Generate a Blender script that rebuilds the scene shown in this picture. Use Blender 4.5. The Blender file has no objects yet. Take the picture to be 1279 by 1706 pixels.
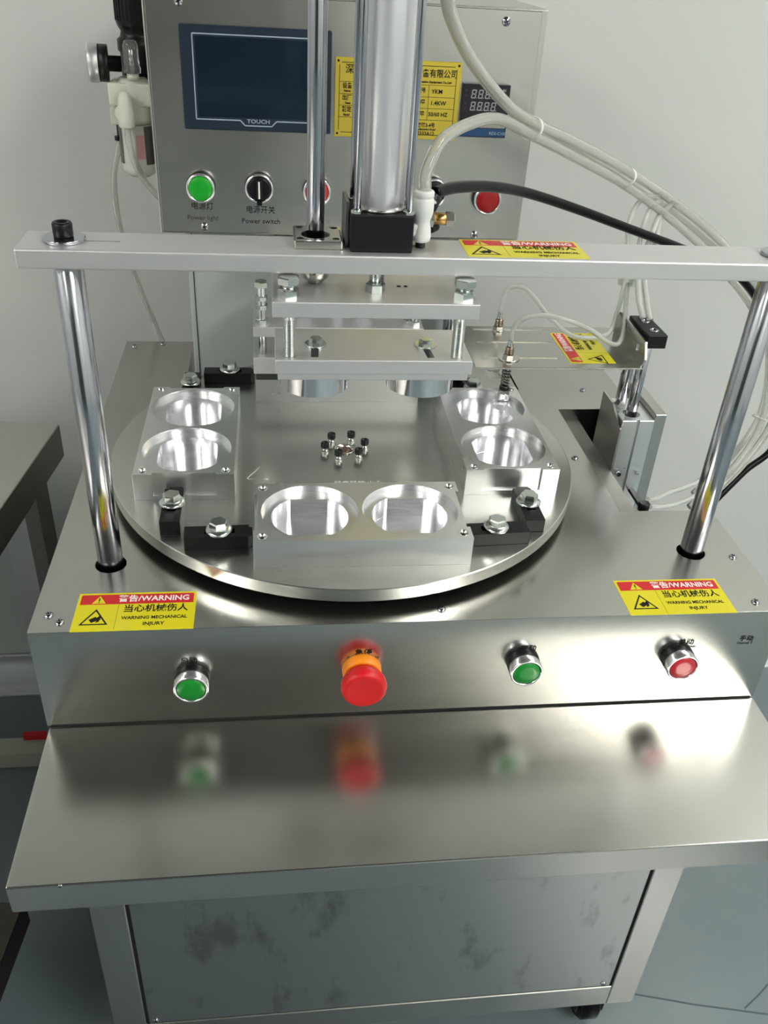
import bpy, bmesh, math, random
from mathutils import Vector, Matrix, Euler
C = bpy.context.scene
COL = C.collection
PI = math.pi
random.seed(7)

# ------------------------------------------------------------------ camera, world, exposure
cam_d = bpy.data.cameras.new('camera'); cam = bpy.data.objects.new('camera', cam_d); COL.objects.link(cam)
cam.location = (0.1922, -0.5347, 0.4603)
cam.rotation_euler = (0.9902, -0.0538, -0.1086)
cam_d.sensor_fit = 'HORIZONTAL'; cam_d.sensor_width = 36.0
cam_d.lens = 36.0 * 1463.5 / 1279.0
cam_d.clip_start = 0.01; cam_d.clip_end = 50
C.camera = cam
C.view_settings.view_transform = 'Standard'
C.view_settings.look = 'None'
C.view_settings.gamma = 1.0
C.view_settings.use_curve_mapping = False
C.view_settings.exposure = 0.0
world = bpy.data.worlds.new('world'); C.world = world; world.use_nodes = True
world.node_tree.nodes['Background'].inputs[0].default_value = (0.55, 0.6, 0.62, 1)
world.node_tree.nodes['Background'].inputs[1].default_value = 0.25
LAMP = 13.0                       # radiance of the ceiling light diffusers
FLOOR = -0.72; CEIL = 1.90
X0, X1, Y0, Y1 = -2.6, 3.4, -3.6, 0.72
CEILING_LIGHTS = [(1.92, -1.90, 0.90, 1.20, LAMP*1.5), (-2.0, -1.1, 0.60, 1.20, LAMP*1.6), (1.9, -0.1, 0.6, 1.2, LAMP),
                  (-1.6, -3.0, 0.6, 1.0, LAMP), (2.0, -3.1, 1.2, 0.6, LAMP*1.1)]

# ------------------------------------------------------------------ materials
def srgb(r, g, b):
    f = lambda c: (c/255/12.92) if c/255 <= .04045 else ((c/255+.055)/1.055)**2.4
    return (f(r), f(g), f(b), 1)
MATS = {}
def mat(name, col, rough=.5, metal=0., **k):
    if name in MATS: return MATS[name]
    m = bpy.data.materials.new(name); m.use_nodes = True; nt = m.node_tree
    b = nt.nodes['Principled BSDF']
    b.inputs['Base Color'].default_value = col; b.inputs['Roughness'].default_value = rough; b.inputs['Metallic'].default_value = metal
    if 'alpha' in k: b.inputs['Alpha'].default_value = k['alpha']
    if 'trans' in k: b.inputs['Transmission Weight'].default_value = k['trans']; b.inputs['IOR'].default_value = k.get('ior', 1.45)
    if 'coat' in k: b.inputs['Coat Weight'].default_value = k['coat']; b.inputs['Coat Roughness'].default_value = .08
    if 'emit' in k: b.inputs['Emission Color'].default_value = k['ecol']; b.inputs['Emission Strength'].default_value = k['emit']
    if 'sss' in k: b.inputs['Subsurface Weight'].default_value = k['sss']
    if 'spec' in k: b.inputs['Specular IOR Level'].default_value = k['spec']
    tc = nt.nodes.new('ShaderNodeTexCoord')
    if 'brush' in k:          # grain stretched along one direction: scale vector, roughness swing, bump
        sc, swing, bump = k['brush']
        mp = nt.nodes.new('ShaderNodeMapping'); mp.inputs['Scale'].default_value = sc
        nt.links.new(tc.outputs['Object'], mp.inputs[0])
        n = nt.nodes.new('ShaderNodeTexNoise'); n.inputs['Scale'].default_value = 1; n.inputs['Detail'].default_value = 3
        nt.links.new(mp.outputs[0], n.inputs['Vector'])
        mr = nt.nodes.new('ShaderNodeMapRange'); mr.inputs['To Min'].default_value = rough-swing; mr.inputs['To Max'].default_value = rough+swing
        mr.inputs['From Min'].default_value = .3; mr.inputs['From Max'].default_value = .7
        nt.links.new(n.outputs[0], mr.inputs[0]); nt.links.new(mr.outputs[0], b.inputs['Roughness'])
        if bump:
            bp = nt.nodes.new('ShaderNodeBump'); bp.inputs['Strength'].default_value = bump; bp.inputs['Distance'].default_value = .0004
            nt.links.new(n.outputs[0], bp.inputs['Height']); nt.links.new(bp.outputs[0], b.inputs['Normal'])
    if 'spots' in k:          # irregular stains: scale vector, threshold low/high, second colour
        sc, lo, hi, c2 = k['spots']
        mp = nt.nodes.new('ShaderNodeMapping'); mp.inputs['Scale'].default_value = sc
        nt.links.new(tc.outputs['Object'], mp.inputs[0])
        n = nt.nodes.new('ShaderNodeTexNoise'); n.inputs['Scale'].default_value = 1; n.inputs['Detail'].default_value = 6; n.inputs['Roughness'].default_value = .6
        nt.links.new(mp.outputs[0], n.inputs['Vector'])
        mr = nt.nodes.new('ShaderNodeMapRange'); mr.inputs['From Min'].default_value = lo; mr.inputs['From Max'].default_value = hi
        nt.links.new(n.outputs[0], mr.inputs[0])
        mx = nt.nodes.new('ShaderNodeMix'); mx.data_type = 'RGBA'; mx.inputs[6].default_value = col; mx.inputs[7].default_value = c2
        nt.links.new(mr.outputs[0], mx.inputs[0]); nt.links.new(mx.outputs[2], b.inputs['Base Color'])
    MATS[name] = m
    return m
STEEL = mat('brushed_stainless', (.53, .528, .495, 1), .235, 1, brush=((8, 60, 60), .012, .0), spots=((5, 5, 7), .35, .75, (.49, .485, .455, 1)))
STEELV = mat('brushed_stainless_upright', (.61, .605, .58, 1), .26, 1, spots=((3, 3, 5), .35, .75, (.57, .555, .52, 1)))
STAINED = mat('stained_stainless', (.50, .51, .49, 1), .30, 1, spots=((18, 18, 8), .555, .65, (.33, .33, .32, 1)))
DISC = mat('turned_steel', (.64, .64, .605, 1), .27, 1, spots=((6, 6, 6), .35, .75, (.58, .58, .55, 1)))
ALU = mat('machined_aluminium', (.70, .70, .70, 1), .42, .75, brush=((14, 500, 500), .05, .02))
ALUB = mat('milled_aluminium_block', (.80, .82, .81, 1), .30, .95, brush=((20, 20, 90), .03, .015))
ALUP = mat('turned_bright_aluminium', (.88, .88, .91, 1), .20, .92, brush=((60, 60, 600), .04, .02))
CHROME = mat('hard_chrome', (.50, .51, .55, 1), .14, 1)
ZINC = mat('zinc_plate', (.62, .66, .63, 1), .22, 1)
NICKEL = mat('nickel', (.62, .60, .56, 1), .2, 1)
BRASS = mat('brass', (.62, .38, .14, 1), .25, 1)
BLACKM = mat('black_oxide', (.006, .006, .007, 1), .38, 0, spec=.35)
BLACKP = mat('black_plastic', (.006, .006, .007, 1), .38, spec=.35)
BLACKR = mat('black_rubber', (.003, .003, .004, 1), .28, spec=.15)
DARKGAP = mat('dark_gap', (.003, .003, .003, 1), .8)
WHITEP = mat('white_plastic', (.78, .80, .78, 1), .35)
CREAMP = mat('cream_cast_body', (.70, .70, .60, 1), .4)
TUBE = mat('clear_tubing', (.90, .905, .87, 1), .12, 0, trans=.82, ior=1.28)
TUBET = mat('thin_clear_tubing', (.93, .95, .93, 1), .12, 0, trans=.72, ior=1.25)
CLEAR = mat('clear_plastic', (.93, .94, .94, 1), .06, 0, trans=.9, ior=1.3)
SMOKE = mat('bowl_window', (.10, .095, .08, 1), .12, 0, alpha=.85)
GREEN = mat('green_lens', srgb(5, 135, 40), .35, coat=.3)
GREENL = mat('lit_green_lens', srgb(12, 130, 30), .35, emit=.16, ecol=(.02, .8, .05, 1))
RED = mat('red_lens', srgb(190, 35, 50), .3, coat=.4)
REDD = mat('dark_red_lens', srgb(160, 12, 18), .3, coat=.2)
REDM = mat('red_mushroom_plastic', srgb(205, 12, 22), .42)
ORANGE = mat('orange_collar', srgb(240, 140, 20), .4)
YELLOW = mat('yellow_vinyl', srgb(214, 205, 10), .3)
REDV = mat('red_vinyl', srgb(200, 25, 35), .4)
INK = mat('black_ink', (.012, .012, .010, 1), .6, spec=.2)
WHITEI = mat('white_ink', (.85, .82, .8, 1), .5)
GREYI = mat('faint_grey_ink', (.06, .06, .055, 1), .6, spec=.2)
GOLD = mat('gold_plate', srgb(228, 204, 80), .32, .65)
NAVY = mat('navy_bezel', srgb(32, 44, 60), .35)
SCREEN = mat('screen_glass', srgb(18, 34, 50), .15, coat=.3)
LINEG = mat('pale_line', srgb(160, 172, 190), .5)
SEGM = mat('unlit_segment', srgb(150, 155, 155), .4)
BLUEP = mat('blue_strip', srgb(30, 70, 110), .4)
PAINT = mat('grey_white_paint', srgb(176, 184, 182), .45, spots=((3, 3, 3), .4, .7, srgb(168, 176, 174)))
WALLM = mat('wall_panel', srgb(205, 208, 205), .42, spots=((.8, .8, .8), .4, .7, srgb(200, 204, 201)))
COVE = mat('cove_aluminium', srgb(225, 226, 235), .25, .6)
FLOORM = mat('epoxy_floor', srgb(112, 124, 128), .18, brush=((14, 14, 14), .05, .03), spots=((2.2, 2.2, 2.2), .4, .7, srgb(104, 116, 121)))
CEILM = mat('ceiling_panel', srgb(72, 72, 70), .6)
DARKST = mat('dark_brown_steel', (.20, .185, .16, 1), .32, .9, brush=((8, 160, 160), .03, .06))
TABST = mat('table_stainless', (.52, .50, .47, 1), .33, 1, brush=((160, 6, 160), .03, .08))
DKGREEN = mat('dark_green_mat', srgb(32, 42, 40), .45)
PVC = mat('pale_pipe', srgb(165, 168, 155), .4)
PINKPRINT = mat('pink_print', srgb(205, 150, 150), .5)

# ------------------------------------------------------------------ mesh helpers
def xf(verts, M): 
    for v in verts: v.co = M @ v.co
def box(bm, x0, x1, y0, y1, z0, z1, bev=0, seg=1, M=None, mi=0):
    r = bmesh.ops.create_cube(bm, size=1)
    vs = r['verts']
    for v in vs: v.co = Vector(((x0+x1)/2 + v.co.x*(x1-x0), (y0+y1)/2 + v.co.y*(y1-y0), (z0+z1)/2 + v.co.z*(z1-z0)))
    fs = list({f for v in vs for f in v.link_faces}); 
    if bev:
        es = list({e for f in fs for e in f.edges})
        o = bmesh.ops.bevel(bm, geom=es, offset=bev, segments=seg, affect='EDGES', profile=.5)
        vs = list({v for f in o['faces'] for v in f.verts} | {v for v in vs if v.is_valid})
        fs = list({f for v in vs for f in v.link_faces})
    for f in fs: f.material_index = mi
    if M: xf(vs, M)
    return vs
def frame_for(d):
    d = Vector(d).normalized(); q = d.to_track_quat('Z', 'Y'); return q.to_matrix().to_4x4()
def lathe(bm, prof, seg=32, M=None, mi=0, cap=True):
    """prof: list of (r, z) bottom to top around local z"""
    rings = []
    for r, z in prof:
        if r < 1e-7: rings.append([bm.verts.new((0, 0, z))])
        else: rings.append([bm.verts.new((r*math.cos(2*PI*i/seg), r*math.sin(2*PI*i/seg), z)) for i in range(seg)])
    fs = []
    for a, b in zip(rings, rings[1:]):
        if len(a) == 1 and len(b) == 1: continue
        for i in range(seg):
            j = (i+1) % seg
            if len(a) == 1: fs.append(bm.faces.new((a[0], b[j], b[i])))
            elif len(b) == 1: fs.append(bm.faces.new((a[i], a[j], b[0])))
            else: fs.append(bm.faces.new((a[i], a[j], b[j], b[i])))
    if cap:
        if len(rings[0]) > 1: fs.append(bm.faces.new(list(reversed(rings[0]))))
        if len(rings[-1]) > 1: fs.append(bm.faces.new(rings[-1]))
    for f in fs: f.material_index = mi; f.smooth = len(f.verts) <= 4
    vs = [v for r in rings for v in r]
    if M: xf(vs, M)
    return vs
def cyl(bm, p, d, r, h, seg=32, bev=0, mi=0):
    M = Matrix.Translation(Vector(p)) @ frame_for(d)
    b = bev or min(r, h)*.06
    return lathe(bm, [(r-b, 0), (r, b), (r, h-b), (r-b, h)], seg, M, mi)
def prism(bm, pts, z0, z1, M=None, mi=0):
    a = [bm.verts.new((x, y, z0)) for x, y in pts]; b = [bm.verts.new((x, y, z1)) for x, y in pts]
    n = len(pts); fs = [bm.faces.new(list(reversed(a))), bm.faces.new(b)]
    for i in range(n): fs.append(bm.faces.new((a[i], a[(i+1) % n], b[(i+1) % n], b[i])))
    for f in fs: f.material_index = mi
    if M: xf(a+b, M)
    return a+b
def hexa(bm, p, r, h, d=(0, 0, 1), rot=0, chamfer=.12):
    M = Matrix.Translation(Vector(p)) @ frame_for(d) @ Matrix.Rotation(rot, 4, 'Z')
    prism(bm, [(r*math.cos(i*PI/3), r*math.sin(i*PI/3)) for i in range(6)], 0, h*(1-chamfer), M)
    # chamfered crown
    a = [(r*.995*math.cos(i*PI/3), r*.995*math.sin(i*PI/3)) for i in range(6)]
    va = [bm.verts.new(M @ Vector((x, y, h*(1-chamfer)))) for x, y in a]
    vb = [bm.verts.new(M @ Vector((x*.86, y*.86, h))) for x, y in a]
    for i in range(6): bm.faces.new((va[i], va[(i+1) % 6], vb[(i+1) % 6], vb[i]))
    bm.faces.new(vb)
def smooth_path(pts, n=8):
    P = [Vector(p) for p in pts]; P = [2*P[0]-P[1]] + P + [2*P[-1]-P[-2]]; out = []
    for i in range(1, len(P)-2):
        for k in range(n):
            t = k/n; a, b, c, d = P[i-1], P[i], P[i+1], P[i+2]
            out.append(.5*((2*b)+(c-a)*t+(2*a-5*b+4*c-d)*t*t+(3*b-a-3*c+d)*t**3))
    out.append(P[-2]); return out
def tube(bm, pts, r, seg=12, n=8, mi=0):
    path = smooth_path(pts, n) if n > 1 else [Vector(p) for p in pts]
    up = Vector((0, 0, 1)); rings = []; T0 = None
    for i, p in enumerate(path):
        t = (path[min(i+1, len(path)-1)] - path[max(i-1, 0)]).normalized()
        if T0 is None:
            u = t.cross(up); u = u.normalized() if u.length > 1e-3 else Vector((1, 0, 0))
        else: u = (u - t*u.dot(t)).normalized()
        T0 = t; w = t.cross(u)
        rings.append([bm.verts.new(p + r*(math.cos(2*PI*k/seg)*u + math.sin(2*PI*k/seg)*w)) for k in range(seg)])
    for a, b in zip(rings, rings[1:]):
        for k in range(seg):
            f = bm.faces.new((a[k], a[(k+1) % seg], b[(k+1) % seg], b[k])); f.smooth = True; f.material_index = mi
    bm.faces.new(list(reversed(rings[0]))); bm.faces.new(rings[-1])

OFF = {}
def root(name, label, cat, loc=(0, 0, 0), group=None, rz=0):
    o = bpy.data.objects.new(name, None); COL.objects.link(o); o.location = loc; o.rotation_euler = (0, 0, rz)
    o.empty_display_size = .02
    o['label'] = label; o['category'] = cat
    if group: o['group'] = group
    OFF[o.name] = Vector(loc); return o
def link(o, parent, name=None):
    COL.objects.link(o)
    if parent: o.parent = parent; OFF[o.name] = OFF[parent.name]
    else: OFF[o.name] = Vector((0, 0, 0))
def obj(name, bm, m, parent=None, label=None, local=False, normals=True):
    """local=True: the mesh is already in the parent's own frame; else it is in world coordinates"""
    if normals: bmesh.ops.recalc_face_normals(bm, faces=bm.faces[:])
    if parent and not local:
        off = OFF[parent.name]
        for v in bm.verts: v.co -= off
    me = bpy.data.meshes.new(name); bm.to_mesh(me); bm.free()
    for x in (m if isinstance(m, (list, tuple)) else [m]): me.materials.append(x)
    o = bpy.data.objects.new(name, me); link(o, parent)
    if label: o['label'] = label
    return o
def cut(o, cutters, bevel=0):
    """subtract bmeshes (same frame as o) and bake the result into o's mesh"""
    tmp = []
    for bm in cutters:
        bmesh.ops.recalc_face_normals(bm, faces=bm.faces[:])
        me = bpy.data.meshes.new('cutter'); bm.to_mesh(me); bm.free()
        for m_ in o.data.materials: me.materials.append(m_)
        c = bpy.data.objects.new('cutter', me); COL.objects.link(c)
        c.matrix_world = Matrix.Translation(OFF[o.name]) if False else Matrix.Identity(4); tmp.append(c)
        md = o.modifiers.new('b', 'BOOLEAN'); md.object = c; md.solver = 'EXACT'; md.operation = 'DIFFERENCE'
    par, loc = o.parent, o.location.copy(); o.parent = None
    if bevel:
        md = o.modifiers.new('v', 'BEVEL'); md.width = bevel; md.segments = 2; md.limit_method = 'ANGLE'; md.angle_limit = math.radians(40)
    dg = bpy.context.evaluated_depsgraph_get(); dg.update()
    me = bpy.data.meshes.new_from_object(o.evaluated_get(dg)); old = o.data; nm = old.name
    o.modifiers.clear(); o.data = me; me.name = nm; o.parent = par; o.location = loc
    for c in tmp: bpy.data.objects.remove(c)
    return o
def shade_auto(o, ang=14):
    me = o.data; bm = bmesh.new(); bm.from_mesh(me)
    for f in bm.faces: f.smooth = True
    for e in bm.edges: e.smooth = (len(e.link_faces) == 2 and e.calc_face_angle(9) < math.radians(ang))
    bm.to_mesh(me); bm.free()
def text_bm(s, size, extr=.00012, align='CENTER', bold=0, sx=1.0):
    c = bpy.data.curves.new('t', 'FONT'); c.body = s; c.size = size; c.extrude = extr; c.align_x = align; c.align_y = 'CENTER'
    c.offset = bold; c.resolution_u = 2
    o = bpy.data.objects.new('t', c); COL.objects.link(o)
    dg = bpy.context.evaluated_depsgraph_get(); me = bpy.data.meshes.new_from_object(o.evaluated_get(dg))
    bm = bmesh.new(); bm.from_mesh(me); bpy.data.objects.remove(o)
    for v in bm.verts: v.co.x *= sx
    return bm
def merge(bm, src, M=None):
    if M: xf(src.verts, M)
    me = bpy.data.meshes.new('x'); src.to_mesh(me); src.free(); bm.from_mesh(me); bpy.data.meshes.remove(me)
FRONT = Matrix.Rotation(PI/2, 4, 'X')           # text in the xy plane stood up to face -y
def dup(r, loc, rz=0, label=None):
    n = r.copy(); COL.objects.link(n); n.location = loc; n.rotation_euler = (0, 0, rz); OFF[n.name] = Vector(loc)
    if label: n['label'] = label
    for ch in list(r.children):
        c = ch.copy(); COL.objects.link(c); c.parent = n
        for g in list(ch.children):
            d = g.copy(); COL.objects.link(d); d.parent = c
    return n
def struct(name, bm, m, parent=None, label=None):
    o = obj(name, bm, m, parent)
    if not parent: o['kind'] = 'structure'
    if label: o['label'] = label
    return o
N = bmesh.new

# ------------------------------------------------------------------ the room
bm = N(); box(bm, X0, X1, Y0, Y1, FLOOR-.1, FLOOR); struct('floor', bm, FLOORM, label='grey-blue glossy epoxy floor under the machine')
bm = N(); box(bm, X0, X1, Y1, Y1+.1, FLOOR, CEIL); struct('wall_back', bm, WALLM, label='pale grey wall behind the machine')
bm = N(); box(bm, X0-.1, X0, Y0, Y1, FLOOR, CEIL); struct('wall_left', bm, WALLM)
bm = N(); box(bm, X1, X1+.1, Y0, Y1, FLOOR, CEIL); struct('wall_right', bm, WALLM)
bm = N(); box(bm, X0, X1, Y0-.1, Y0, FLOOR, CEIL); struct('wall_front', bm, WALLM)
bm = N(); box(bm, X0, X1, Y0, Y1, CEIL, CEIL+.1); struct('ceiling', bm, CEILM)
bm = N(); box(bm, -1.9, .42, Y0, Y0+.03, FLOOR, 1.35, .004); struct('dark_reflection_panel', bm, mat('dark_reflection_grey', srgb(58, 60, 58), .5), label='wide dark grey panel added on the unseen wall behind the operator to darken reflections')  # unseen dark panel, added so the left of the steel reflects dark
bm = N()                                           # coved aluminium skirting along the back wall
R = .055; sec = [(0, 0), (0, R)] + [(-R + R*math.cos(a), R - R*math.sin(a)) for a in [PI/2*k/10 for k in range(11)]]
A = [bm.verts.new((X0, Y1+y, FLOOR+z)) for y, z in sec[:1]+sec[2:]]; B = [bm.verts.new((X1, Y1+y, FLOOR+z)) for y, z in sec[:1]+sec[2:]]
n = len(A)
for i in range(n):
    f = bm.faces.new((A[i], A[(i+1) % n], B[(i+1) % n], B[i])); f.smooth = 0 < i < n-1
struct('baseboard_back', bm, COVE, label='coved aluminium skirting between wall and floor')
bm = N()
for pts in ([(.6575, .0567), (.74, .035), (.8347, .0144)], [(.8062, .0246), (.83, .038), (.8541, .0533)]):
    for (a, b) in zip(pts, pts[1:]):
        d = Vector((b[0]-a[0], b[1]-a[1], 0)); nrm = Vector((-d.y, d.x, 0)).normalized()*.0011
        prism(bm, [(a[0]-nrm.x, a[1]-nrm.y), (b[0]-nrm.x, b[1]-nrm.y), (b[0]+nrm.x, b[1]+nrm.y), (a[0]+nrm.x, a[1]+nrm.y)], FLOOR-.001, FLOOR+.0004)
struct('trim_1', bm, mat('crack_dark', srgb(70, 82, 88), .6), label='fine crack in the epoxy floor coating')
for i, (x, y, w, d, e) in enumerate(CEILING_LIGHTS):
    t = root('ceiling_light', 'recessed rectangular panel light %s' % ['over the front right of the room', 'over the left side of the room', 'over the right side by the back', 'over the front left corner', 'over the far front right corner'][i], 'ceiling light', (x, y, CEIL-.012))
    bm = N()
    for a in ((-w/2-.02, -w/2, -d/2-.02, d/2+.02), (w/2, w/2+.02, -d/2-.02, d/2+.02), (-w/2, w/2, -d/2-.02, -d/2), (-w/2, w/2, d/2, d/2+.02)):
        box(bm, *a, 0, .012)
    obj('frame', bm, WHITEP, t, local=True)
    bm = N(); box(bm, -w/2, w/2, -d/2, d/2, .004, .011)
    obj('diffuser', bm, mat('lamp_diffuser_%d' % i, (.9, .9, .88, 1), .5, emit=e, ecol=(1, .98, .925, 1)), t, local=True)

# ------------------------------------------------------------------ machine body: deck box, shelf, cabinet
W = .62; H = .1012; DEP = .5755
mc = root('machine_cabinet', 'brushed stainless machine body with notched deck, front shelf and cabinet below', 'machine', (W/2, .28, FLOOR))
def off(bm, o):
    for v in bm.verts: v.co -= OFF[o.name]
bm = N(); prism(bm, [(0, 0), (W, 0), (W, .1563), (.5259, .1563), (.5259, .3785), (W, .3785), (W, DEP), (0, DEP)], -H, 0)
deck = obj('deck', bm, [STEEL, DARKGAP], mc)
cs = []
for x, y in ((.0502, .0874), (.5706, .0874)):
    b = N(); cyl(b, (x, y, -.05), (0, 0, 1), .0128, .08, 40); off(b, mc); cs.append(b)
b = N(); box(b, .0858, .432, .470, .60, -.085, .05); off(b, mc); cs.append(b)
b = N(); box(b, .4885, .4905, .432, .52, -.03, .05); off(b, mc); cs.append(b)
for b in cs:
    for f in b.faces: f.material_index = 0
cut(deck, cs, bevel=.0012); shade_auto(deck)
# notch floor plate
bm = N(); box(bm, .5262, .612, .1568, .3782, -.1000, -.0970); box(bm, .5262, .5545, .1568, .3782, -.0172, -.0160); obj('notch_floor', bm, mat('dull_steel', (.30, .30, .28, 1), .55, .7), mc)
# seams and the shelf
bm = N(); box(bm, .0016, W, -.1481, 0.0, -H-.0296, -H-.0008, .0012, 2); obj('shelf', bm, STEEL, mc, 'flat stainless work shelf with a folded front lip')
bm = N(); box(bm, .003, W-.003, -.0006, .004, -H-.0009, -H+.0009); obj('shelf_seam', bm, DARKGAP, mc)
# cabinet frame
def cab(name, a, m=STEELV, lab=None, bev=.001): 
    bm = N(); box(bm, *a, bev); return obj(name, bm, m, mc, lab)
ZT = -H-.03; ZB = -.6275
cab('front_post', (.0005, .0355, 0, .035, ZB, ZT)); cab('front_post', (.5855, .6195, 0, .035, ZB, ZT))
cab('rear_post', (.0005, .0355, .535, .57, ZB, ZT)); cab('rear_post', (.5855, .6195, .535, .57, ZB, ZT))
cab('bottom_rail', (.0355, .5855, .0002, .035, ZB, -.5875), STEEL); cab('bottom_rail', (.0355, .5855, .535, .57, ZB, -.5875), STEEL)
cab('side_panel', (.003, .006, .035, .535, ZB+.004, -H-.001), STEEL); cab('side_panel', (.614, .617, .035, .535, ZB+.004, -H-.001), STEEL)
cab('rear_panel', (.0355, .5855, .566, .569, ZB, -H-.001), STEEL)
dp = cab('front_panel', (.0385, .5828, .0015, .004, -.5868, -H-.031), STAINED, 'stained stainless front panel with dark smears')
bm = N()
for a in ((.0355, .0385, .003, .012, -.5875, ZT), (.5828, .5855, .003, .012, -.5875, ZT), (.0355, .5855, .003, .012, -.5878, -.5868)): box(bm, *a)
obj('panel_gap', bm, DARKGAP, mc)
def screw_bm(bm, p, d, r=.0034, cross=True):
    M = Matrix.Translation(Vector(p)) @ frame_for(d)
    lathe(bm, [(r, 0), (r, r*.15), (r*.86, r*.42), (r*.5, r*.56), (r*.3, r*.6), (0, r*.6)], 16, M)
    if cross:
        for a in (0, PI/2):
            box(bm, -r*.55, r*.55, -r*.1, r*.1, r*.52, r*.63, M=M @ Matrix.Rotation(a+.4, 4, 'Z'), mi=1)
def screw(p, d, parent, r=.0034, name='screw'):
    bm = N(); screw_bm(bm, p, d, r); return obj(name, bm, [CHROME, DARKGAP], parent)
for p in ((.0465, .0015, -.581), (.5735, .0015, -.581)): screw(p, (0, -1, 0), mc, .0036)
screw((.0385, -.1481, -H-.0015), (0, -1, 0), mc, .0018)
for x, y in ((.0123, .021), (.0222, .0119), (.3246, .0147), (.5115, .2613), (.5718, .4299), (.607, .0773), (.5977, .0124), (.0117, .5575), (.0465, .5662)):
    screw((x, y, -.0002), (0, 0, 1), mc, .0037)
# casters
def caster(x, y):
    bm = N(); cyl(bm, (x, y, ZB-.006), (0, 0, 1), .024, .0065); cyl(bm, (x, y, ZB-.016), (0, 0, 1), .014, .012)
    box(bm, x-.019, x-.016, y-.012, y+.03, ZB-.062, ZB-.012, .001); box(bm, x+.016, x+.019, y-.012, y+.03, ZB-.062, ZB-.012, .001)
    box(bm, x-.019, x+.019, y-.014, y+.016, ZB-.02, ZB-.012, .001)
    c = obj('caster', bm, BLACKM, mc)
    bm = N(); cyl(bm, (x-.0135, y+.016, FLOOR+.036), (1, 0, 0), .036, .027, 32, .004); obj('wheel', bm, BLACKR, c)
    bm = N(); cyl(bm, (x-.021, y+.016, FLOOR+.036), (1, 0, 0), .005, .042, 16); obj('axle', bm, CHROME, c)
for x in (.04, .582):
    for y in (.035, .53): caster(x, y)
# ------------ push buttons
def push_button(x, z, lens, parent, y=0, rb=.0140, depth=.0165, dirn=(0, -1, 0), name='push_button', lab=None, dome=0, skew=0):
    P = Vector((x, y, z)); D = Vector(dirn)
    M = Matrix.Translation(P) @ frame_for(D)
    bm = N(); lathe(bm, [(rb*.98, 0), (rb, .001), (rb, depth*.42), (rb*.95, depth*.45)], 40, M); o = obj(name, bm, BLACKP, parent, lab)
    bm = N(); lathe(bm, [(rb*.95, depth*.45), (rb*.985, depth*.52), (rb*1.0, depth*.92), (rb*.97, depth), (rb*.87, depth), (rb*.84, depth*.93), (rb*.84, depth*.8)], 40, M, cap=False)
    shade = obj('bezel_ring', bm, ALUP, o)
    bm = N(); lathe(bm, [(rb*.83, depth*.78), (rb*.81, depth*.94), (rb*.77, depth*.985+dome*.4), (rb*.4, depth+dome), (0, depth+dome)], 40, M); obj('lens', bm, lens, o)
    return o
push_button(.1214, -.0505, GREEN, mc, lab='green push button on the left of the deck front')
push_button(.3960, -.0462, GREEN, mc, lab='green push button right of the emergency stop')
push_button(.5328, -.0468, RED, mc, lab='red push button on the right of the deck front')
# emergency stop
M = Matrix.Translation(Vector((.2592, 0, -.0485))) @ frame_for((0, -1, 0))
bm = N(); lathe(bm, [(.0160, 0), (.0163, .001), (.0160, .009), (.0150, .0100)], 40, M); es = obj('emergency_stop', bm, ORANGE, mc, 'red mushroom emergency stop button on an orange collar')
bm = N(); lathe(bm, [(.0135, .0095), (.0140, .0120), (.0165, .0145), (.0185, .0185), (.0188, .0225), (.0178, .0260), (.0158, .0275), (.013, .0270), (0, .0266)], 48, M); obj('mushroom_head', bm, REDM, es)
# ------------ lettering on the deck front
def label_front(s, x, z, size, parent, y=0, m=INK, sx=1, name='lettering', bold=0):
    bm = text_bm(s, size, .00008, sx=sx, bold=bold); xf(bm.verts, Matrix.Translation(Vector((x, y-.0003, z))) @ FRONT)
    return obj(name, bm, m, parent, normals=False)
label_front('启动', .1197, -.0335, .0068, mc); label_front('急停', .2603, -.0312, .0070, mc, sx=1.05); label_front('Emergency stop', .2603, -.0366, .0038, mc, m=GREYI, sx=1.1)
label_front('启动', .3993, -.0326, .0070, mc); label_front('Start', .3998, -.0375, .0036, mc); label_front('单动', .5382, -.0318, .0072, mc); label_front('Single action', .5386, -.0368, .0038, mc, sx=1.0)
label_front('手动', .5925, -.0300, .0066, mc); label_front('Manual T', .5925, -.0350, .0038, mc, m=GREYI)
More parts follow.
